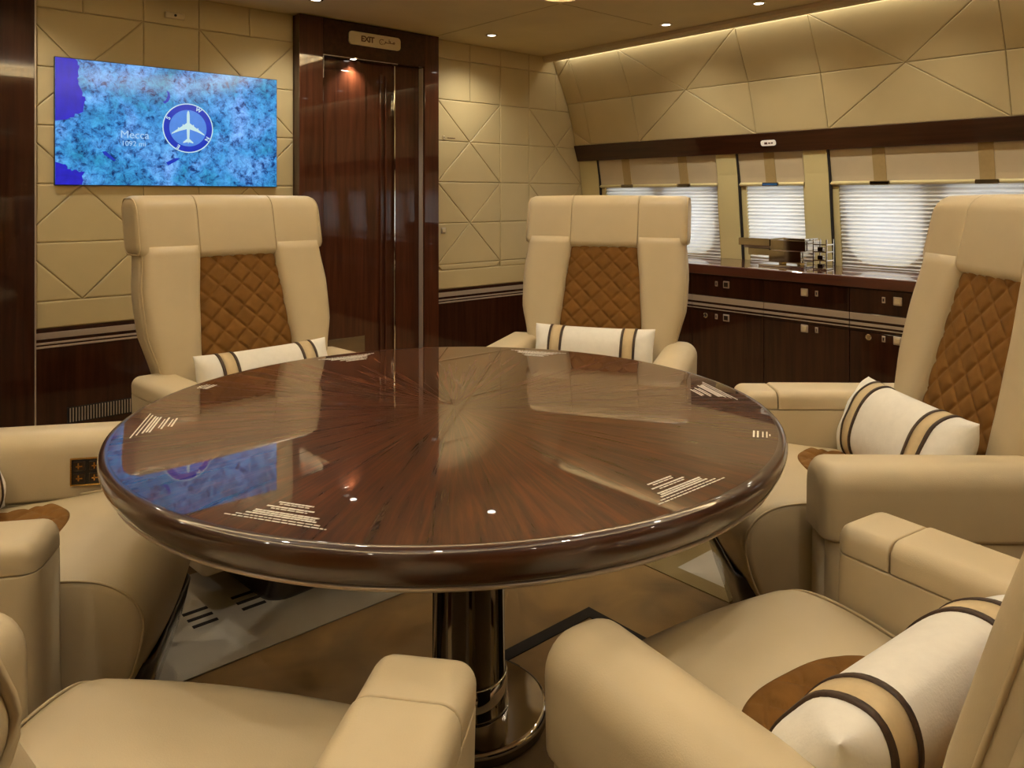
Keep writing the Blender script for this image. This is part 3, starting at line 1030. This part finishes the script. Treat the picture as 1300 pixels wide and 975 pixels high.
rnd = random.Random(11)
pb = obj('worktop_print', print_block([(0.010, -0.05, 0.05, True), (0.0, -0.07, 0.06, False), (-0.010, -0.06, 0.07, False)], 0.005, rnd), 'white_print', wt)
pb.location = (3.6195, 2.15, CTOP + 0.0001)
pb.rotation_euler = (0, 0, -PI / 2)
pb = obj('worktop_print', print_block([(0.0, -0.012, 0.012, True), (0.0, 0.016, 0.034, True)], 0.006, rnd), 'white_print', wt)
pb.location = (3.592, 1.69, CTOP + 0.0001)
pb.rotation_euler = (0, 0, -PI / 2)

# mirrored stacked ornament
orn = tag(empty('mirrored_ornament', (3.80, 2.10, CTOP)), 'mirror-polished stepped block ornament standing on the worktop before the narrow window', 'ornament')


def op(name, a, m='mirror'):
    return obj(name, box(*a, 0.002), m, orn)


op('foot', (-0.06, 0.06, -0.13, 0.13, 0.0, 0.012), 'chrome')
op('block', (-0.075, 0.075, -0.12, 0.060, 0.030, 0.090))
op('block', (-0.085, 0.085, -0.15, 0.045, 0.0905, 0.145))
op('ledge', (-0.070, 0.070, 0.061, 0.185, 0.060, 0.095))
op('ledge', (-0.085, 0.085, 0.050, 0.235, 0.1100, 0.150))
op('ledge', (-0.065, 0.065, 0.061, 0.215, 0.0955, 0.1095), 'silver')
op('stem', (-0.02, 0.02, 0.010, 0.034, 0.012, 0.030), 'gold')
op('stem', (-0.02, 0.02, -0.09, -0.07, 0.012, 0.030), 'gold')
op('top_plate', (-0.07, 0.07, -0.14, -0.02, 0.1455, 0.156), 'chrome')
st = tag(empty('acrylic_stand', (3.80, 1.895, CTOP)), 'small chrome tiered stand right of the mirrored ornament', 'stand')
for z in (0.002, 0.045, 0.088, 0.125):
    obj('shelf', box(-0.04, 0.04, -0.035, 0.04, z, z + 0.006, 0.001), 'chrome', st)
for yy in (-0.032, 0.037):
    obj('post', box(-0.038, -0.032, yy - 0.003, yy + 0.003, 0.0, 0.155, 0.001), 'chrome', st)
    obj('post', box(0.032, 0.038, yy - 0.003, yy + 0.003, 0.0, 0.155, 0.001), 'chrome', st)
for z in (0.008, 0.051, 0.094):
    obj('small_block', box(-0.036, -0.012, -0.012, 0.016, z, z + 0.022, 0.002), 'smoke_chrome', st)

# ================================================================== TABLE
table = tag(empty('round_table', (TABLE[0], TABLE[1], 0)), 'large round glossy mahogany table with sunburst veneer and chrome pedestal', 'table')
RT = 0.676
TZT = 0.6602
edge = [(0.30, 0.598), (0.600, 0.598), (0.640, 0.599), (0.652, 0.602), (0.661, 0.609), (0.668, 0.619), (0.673, 0.631), (0.675, 0.640), (0.6752, 0.646), (0.6740, 0.6515), (0.6715, 0.6560), (0.668, 0.6587), (0.664, 0.6598), (0.661, 0.6600), (0.659, 0.6600), (0.657, 0.6600), (0.65, 0.6560), (0.30, 0.6560)]
obj('table_edge', lathe(edge, 160, cap=False), 'edge_wood', table, smooth=True)
obj('table_top', lathe([(0.6575, 0.6570), (0.658, 0.6602), (0.30, 0.6602), (0.004, 0.6602)], 160), 'table', table)
obj('rim_band', lathe([(0.640, 0.5955), (0.653, 0.5955), (0.655, 0.5975), (0.655, 0.6005), (0.652, 0.6025), (0.640, 0.601)], 128), 'silver', table, smooth=True)
PED = (0.025, -0.020, 0)
obj('pedestal_column', lathe([(0.085, 0.60), (0.085, 0.585), (0.076, 0.57), (0.078, 0.10), (0.080, 0.099)], 64), 'smoke_chrome', table, smooth=True).location = PED
obj('column_collar', lathe([(0.080, 0.0985), (0.083, 0.095), (0.083, 0.045), (0.086, 0.035), (0.086, 0.030)], 64), 'chrome', table, smooth=True).location = PED
obj('base_disc', lathe([(0.165, 0.0), (0.168, 0.003), (0.168, 0.022), (0.160, 0.030), (0.05, 0.030)], 72), 'smoke_chrome', table, smooth=False).location = PED
obj('base_rim', lathe([(0.160, 0.0305), (0.167, 0.028), (0.170, 0.020), (0.1685, 0.018), (0.166, 0.0255), (0.159, 0.028)], 72, cap=False), 'chrome', table, smooth=True).location = PED
obj('table_frame', lathe([(0.30, 0.597), (0.30, 0.575), (0.28, 0.57), (0.05, 0.57)], 48), 'dark', table)

# printed notices round the table edge: (angle from table centre, radius, scale, kind)


def notice(ang, rad, kind):
    rnd = random.Random(int(ang * 10))
    if kind == 'big':
        rows = [(0.050, -0.042, 0.022, True), (0.043, -0.036, 0.018, False), (0.032, -0.052, 0.034, True), (0.025, -0.040, 0.026, False),
                (0.013, -0.060, 0.055, True), (0.0065, -0.060, 0.052, True), (0.000, -0.068, 0.058, True), (-0.009, -0.080, 0.070, False), (-0.017, -0.095, 0.086, False)]
    else:
        rows = [(0.012, -0.022, 0.022, True), (0.004, -0.022, 0.022, True), (-0.006, -0.018, 0.020, False), (-0.014, -0.018, 0.022, False), (-0.020, -0.006, 0.006, False)]
    o = obj('printed_notice', print_block([(a * 0.9, b * 0.92, c * 0.92, e) for a, b, c, e in rows], 0.0034, rnd), 'white_print', table)
    o.location = (rad * math.cos(ang), rad * math.sin(ang), TZT + 0.0002)
    o.rotation_euler = (0, 0, ang + PI / 2)


def table_angle(d, s):
    x, y = floor_point(d, s)
    return math.atan2(y - TABLE[1], x - TABLE[0])


for d, s in ((1.05, -0.332), (1.176, 0.288), (1.80, 0.492), (2.309, 0.094), (2.18, -0.475), (1.52, -0.714)):
    notice(table_angle(d, s), 0.606, 'big')
notice(table_angle(1.46, 0.474), 0.625, 'small')
notice(table_angle(1.822, -0.697), 0.622, 'small')

# ================================================================== ARMCHAIRS
WTAB = [(0.20, 0.200), (0.36, 0.238), (0.46, 0.262), (0.56, 0.298), (0.68, 0.328), (0.80, 0.332), (0.92, 0.320), (1.0, 0.318)]
PTAB = [(0.30, 0.175), (0.45, 0.172), (0.60, 0.162), (0.75, 0.150), (0.94, 0.130), (1.0, 0.128)]


def lean(z):
    return -0.155 - 0.25 * (z - 0.40)


def half_w(z): return interp(WTAB, z)
def panel_w(z): return interp(PTAB, z)


def seat_profile():
    ctrl = [(-0.20, 0.372), (-0.05, 0.374), (0.10, 0.388), (0.22, 0.402), (0.31, 0.398), (0.365, 0.374), (0.395, 0.335), (0.398, 0.290), (0.370, 0.215), (0.30, 0.125)]
    return smoothpath([(y, z + 0.028 * min(1.0, (z - 0.125) / 0.2)) for y, z in ctrl], 5)


def make_chair():
    t = empty('cabin_armchair')
    # back shell
    rings = []
    for k in range(19):
        z = 0.20 + (0.952 - 0.20) * k / 18
        w = half_w(z)
        y = lean(z)
        rings.append([(x, yy, z) for x, yy in rring(-w, w, y - 0.135, y - 0.012, 0.06, 0.06, 0.018, 0.018, 5)])
    obj('back_shell', loft(rings), 'leather', t, True)
    # bolsters
    for s in (-1, 1):
        rings = []
        pip = []
        for k in range(21):
            z = 0.385 + (0.950 - 0.385) * k / 20
            a, b = panel_w(z), half_w(z) - 0.003
            y = lean(z) - 0.02
            c, h = (a + b) / 2, (b - a) / 2
            r = []
            for j in range(17):
                an = PI * j / 16
                cx_, sy_ = math.cos(an), math.sin(an)
                x = c + h * math.copysign(abs(cx_) ** 0.55, cx_)
                r.append((s * x, y + 0.052 * sy_ ** 0.6, z))
            r += [(s * (a), y - 0.01, z), (s * b, y - 0.01, z)]
            rings.append(r)
            pip.append((s * (b - 0.001), y + 0.018, z))
        obj('back_bolster', loft(rings), 'leather', t, True)
        obj('back_piping', tube(pip, 0.0028, 8), 'piping', t, True)

    # quilted back panel
    def quilt(x, z):
        a = (x / 0.078 + z / 0.074)
        b = (x / 0.078 - z / 0.074)
        d = min(abs(a - round(a)), abs(b - round(b))) * 0.0537
        return 0.0068 * (1 - math.exp(-d / 0.0048))

    def bp(u, v):
        z = 0.385 + (0.955 - 0.385) * v
        x = (2 * u - 1) * (panel_w(z) + 0.008)
        return (x, lean(z) + 0.002 + quilt(x, z) - 0.012 * abs(2 * u - 1) ** 6, z)
    obj('quilted_back_panel', slab(84, 150, bp, (0, -0.02, 0)), 'suede', t, True)
    # headrest: three padded segments
    hz0, hz1 = 0.916, 1.117
    yc = lean(1.0) - 0.020
    segs = [(-0.332, -0.1372, 0.030, 0.004), (-0.1365, 0.1365, 0.004, 0.004), (0.1372, 0.332, 0.004, 0.030)]

    def hmap(tt, a, b):
        k = (b - hz0) / (hz1 - hz0)
        return (tt, yc + a - 0.05 * k * 0.9, b - 0.012 * (1 - (tt / 0.33) ** 2) * (1 - k) - 0.004 * k * (tt / 0.33) ** 2)
    for x0, x1, r0, r1 in segs:
        obj('headrest_pad', bar(x0, x1, -0.085, 0.062, hz0, hz1, (0.02, 0.028, 0.045, 0.04), r0, r1, hmap), 'leather', t, True)
    for s in (-1, 1):
        pth = []
        for a, b in rring(-0.075, 0.052, hz0 + 0.008, hz1 - 0.008, 0.02, 0.028, 0.045, 0.04, 5):
            pth.append(hmap(s * 0.3265, a, b))
        obj('headrest_piping', tube(pth, 0.0026, 6, True), 'piping', t, True)

    # seat cushion
    prof = seat_profile()
    top_n = len(prof)
    full = [(p.x, p.y) for p in prof] + [(0.10, 0.120), (-0.20, 0.120)]
    cyy, czz = 0.08, 0.26
    st = []
    xs = [(-0.232, 0.020), (-0.228, 0.010), (-0.220, 0.003)] + [(-0.205 + 0.41 * k / 14, 0) for k in range(15)] + [(0.220, 0.003), (0.228, 0.010), (0.232, 0.020)]
    for x, off in xs:
        ring_ = []
        for y, z in full:
            d = Vector((cyy - y, czz - z))
            d.normalize()
            dish = 0.020 * max(0.0, 1 - (x / 0.21) ** 2) * max(0.0, min(1.0, (0.20 - y) / 0.2)) if z > 0.34 else 0.0
            bow = 0.020 * (1 - (x / 0.232) ** 2) if y > 0.30 else 0.0
            ring_.append((x, y + d.x * off + bow, z + d.y * off - dish))
        st.append(ring_)
    obj('seat_cushion', loft(st), 'leather', t, True)

    def seat_z(y):
        for a, b in zip(prof, prof[1:]):
            if a.x <= y <= b.x:
                return a.y + (b.y - a.y) * (y - a.x) / max(b.x - a.x, 1e-6)
        return 0.402

    def sp_(u, v):
        uu = 2 * u - 1
        front = 0.178 - 0.070 * abs(uu) ** 3
        y = -0.17 + (front + 0.17) * v
        x = uu * (0.186 - 0.006 * v)
        dish = 0.020 * max(0.0, 1 - (x / 0.21) ** 2) * max(0.0, min(1.0, (0.20 - y) / 0.2))
        edge = max(abs(uu), v) ** 28
        return (x, y, seat_z(y) - dish + 0.0045 + quilt(x, y) * 1.5 * (1 - edge) - 0.003 * edge)
    obj('quilted_seat_panel', slab(84, 80, sp_, (0, 0, -0.012)), 'suede', t, True)
    # piping round the seat front
    for s in (-1, 1):
        obj('piping', tube([(s * 0.2275, p.x - 0.004, p.y - 0.003) for p in prof[12:]], 0.0026, 6), 'piping', t, True)
    # arms: left one plain padded, right one with a lid
    for s in (-1, 1):
        x0, x1 = (s * 0.238, s * 0.366) if s > 0 else (s * 0.366, s * 0.238)

        def am(tt, a, b, s=s):
            # arms flare outwards a little towards the top
            return (a + s * 0.006 * (b - 0.3) / 0.25, tt, b)
        if s > 0:
            obj('arm_body', bar(-0.24, 0.272, x0, x1, 0.105, 0.5055, (0.012, 0.012, 0.003, 0.003), 0.02, 0.030, am, 0.4, zt=0.0), 'leather', t, True)
            obj('arm_cap', bar(0.172, 0.272, x0, x1, 0.507, 0.556, (0.004, 0.004, 0.036, 0.036), 0.003, 0.030, am, 0.05), 'leather', t, True)
            obj('arm_lid', bar(-0.235, 0.170, x0 - 0.0015, x1 + 0.0015, 0.507, 0.559, (0.004, 0.004, 0.036, 0.036), 0.02, 0.008, am, 0.05), 'leather', t, True)
        else:
            obj('arm_body', bar(-0.24, 0.262, x0 + 0.006, x1 - 0.006, 0.105, 0.399, (0.012, 0.012, 0.004, 0.004), 0.02, 0.025, am, 0.4, zt=0.0), 'leather', t, True)
            obj('arm_pad', bar(-0.240, 0.275, x0 - 0.001, x1 + 0.001, 0.400, 0.557, (0.012, 0.012, 0.050, 0.050), 0.02, 0.034, am, 0.3), 'leather', t, True)
    # dark flared plinth
    rings = []
    for z, hx, ya, yb in ((0.0, 0.205, -0.21, 0.33), (0.015, 0.203, -0.205, 0.335), (0.06, 0.198, -0.20, 0.350), (0.12, 0.200, -0.20, 0.372), (0.18, 0.204, -0.20, 0.390), (0.235, 0.206, -0.20, 0.402), (0.240, 0.202, -0.196, 0.398), (0.20, 0.190, -0.18, 0.378), (0.12, 0.18, -0.17, 0.35), (0.105, 0.17, -0.16, 0.33)):
        rings.append([(x, y, z) for x, y in rring(-hx, hx, ya, yb, *[0.06] * 4)])
    obj('plinth', loft(rings), 'dark', t, True)
    return t


def copy_tree(o, parent=None):
    c = o.copy()
    COL.objects.link(c)
    c.parent = parent
    for ch in o.children:
        copy_tree(ch, c)
    return c


chairs = {  # d, s: floor position; heading (d, s)
    'A': (2.47, -0.745, -0.70, 0.71, 'cream armchair with brown quilted back standing below the map screen'),
    'B': (2.84, 0.28, -0.95, -0.32, 'cream armchair with brown quilted back between the door and the windows'),
    'C': (1.94, 0.92, 0.02, -1.0, 'cream armchair at the right edge facing left, in front of the sideboard'),
    'D': (0.96, 0.49, 0.84, -0.54, 'cream armchair in the right foreground with quilted seat in view'),
    'E': (0.735, -0.450, 0.985, 0.17, 'cream armchair in the left foreground cut by the bottom edge, no pillow showing'),
    'F': (1.54, -1.10, 0.20, 0.98, 'cream armchair at the left edge with a control panel in its arm'),
}


def heading(hd, hs):
    x, y = floor_point(hd, hs)
    return math.atan2(-x, y)


proto = make_chair()
chair_obj = {}
for i, (k, (d, s, hd, hs, lab)) in enumerate(chairs.items()):
    o = proto if i == 0 else copy_tree(proto)
    x, y = floor_point(d, s)
    o.location = (x, y, 0)
    o.rotation_euler = (0, 0, heading(hd, hs))
    tag(o, lab, 'armchair', 'armchairs round the table')
    chair_obj[k] = o
    if k in 'DE':      # the two near chairs are reclined further than the others
        hinge = Matrix.Translation((0, -0.16, 0.40))
        tilt = hinge @ Matrix.Rotation(math.radians(11.3 if k == 'E' else 3), 4, 'X') @ hinge.inverted()
        for ch in o.children:
            if ch.name.split('.')[0] in ('back_shell', 'back_bolster', 'back_piping', 'quilted_back_panel', 'headrest_pad', 'headrest_piping'):
                ch.matrix_local = tilt

# control panel let into the inner face of the far arm of chair F (its left arm)
cpn = empty('control_panel')
cpn.parent = chair_obj['F']
cpn.location = (-0.2365, 0.160, 0.470)
obj('panel_plate', box(-0.002, 0.004, -0.035, 0.035, -0.030, 0.030, 0.003), 'black', cpn)
obj('panel_frame', merge(box(0.0, 0.005, -0.037, 0.037, 0.029, 0.032), box(0.0, 0.005, -0.037, 0.037, -0.032, -0.029), box(0.0, 0.005, -0.037, -0.034, -0.029, 0.029), box(0.0, 0.005, 0.034, 0.037, -0.029, 0.029)), 'gold', cpn)
for a in (-0.017, 0.017):
    for b in (-0.014, 0.014):
        obj('control_button', box(0.004, 0.0065, a - 0.013, a + 0.013, b - 0.011, b + 0.011, 0.002), 'dark', cpn)
        obj('button_icon', merge(box(0.0065, 0.0072, a - 0.007, a + 0.007, b - 0.002, b + 0.001), box(0.0065, 0.0072, a - 0.003, a, b - 0.007, b + 0.007)), 'gold', cpn)


# ---- pillows
def make_pillow():
    t = empty('lumbar_pillow')
    L, H, T = 0.232, 0.112, 0.060

    def surf(u, v, side, off=0.0):
        # u along the length, v up, both -1..1
        th = T * max(0.0, (1 - abs(u) ** 6)) ** 0.5 * max(0.0, (1 - abs(v) ** 2.6)) ** 0.62
        x = L * u * (1 - 0.035 * (1 - v * v) ** 1 * abs(u) ** 3)
        z = H * v * (1 - 0.10 * (1 - abs(u) ** 3) * 0.5)
        wr = 0.0025 * math.sin(9 * v + 14 * u) * (abs(u) ** 3)
        return (x, side * (th + off) + wr, z * (1 + off * 8))
    nu, nv = 44, 28
    us = [math.sin(PI / 2 * (2 * i / nu - 1)) for i in range(nu + 1)]
    vs_ = [math.sin(PI / 2 * (2 * j / nv - 1)) for j in range(nv + 1)]
    f = grid(nu, nv, lambda a, b: surf(us[round(a * nu)], vs_[round(b * nv)], 1))
    g = grid(nu, nv, lambda a, b: surf(us[round(a * nu)], vs_[round(b * nv)], -1))
    obj('cushion', merge(f, (g[0], [q[::-1] for q in g[1]])), 'white_fabric', t, True)

    def band(u0, u1, off, n=2):
        loop = [(vs_[j], 1) for j in range(nv + 1)] + [(vs_[j], -1) for j in range(nv - 1, 0, -1)]
        rings = []
        ins = [[surf(u0 + (u1 - u0) * k / n, v, s, -0.002) for v, s in loop] for k in range(n + 1)]
        outs = [[surf(u0 + (u1 - u0) * k / n, v, s, off) for v, s in loop] for k in range(n + 1)]
        return loft(outs + ins[::-1], False, True)
    for s in (-1, 1):
        a, b = 0.50 * s, 0.70 * s
        obj('ribbon_band', band(a, b, 0.0014), 'tan_fabric', t, True)
        obj('braid_trim', band(a - 0.022 * s, a + 0.016 * s, 0.0030), 'brown_trim', t, True)
        obj('braid_trim', band(b - 0.016 * s, b + 0.022 * s, 0.0030), 'brown_trim', t, True)
    return t


pil_proto = make_pillow()
plabels = {'A': 'white striped lumbar pillow on the armchair below the map screen', 'B': 'white striped lumbar pillow on the armchair between the door and the windows',
           'C': 'white striped lumbar pillow on the right-hand armchair before the sideboard', 'D': 'white striped lumbar pillow on the right foreground armchair',
           'F': 'white striped lumbar pillow cut off by the left edge of the photo'}
poff = {'A': (0, -0.078, 0.510, -0.25, 0.0), 'B': (0, -0.078, 0.510, -0.25, 0.0), 'C': (0.0, -0.055, 0.503, -0.42, 0.10), 'D': (-0.050, -0.022, 0.500, -0.60, 0.06), 'F': (0, -0.06, 0.505, -0.42, 0.0)}
for i, (k, lab) in enumerate(plabels.items()):
    o = pil_proto if i == 0 else copy_tree(pil_proto)
    c = chair_obj[k]
    px, py, pz, rx, rz = poff[k]
    base = Matrix.Translation(c.location) @ Matrix.Rotation(c.rotation_euler.z, 4, 'Z')
    mw = base @ Matrix.Translation((px, py, pz)) @ Matrix.Rotation(rz, 4, 'Z') @ Matrix.Rotation(-rx, 4, 'X')
    o.matrix_world = mw
    tag(o, lab, 'pillow', 'lumbar pillows on the armchairs')
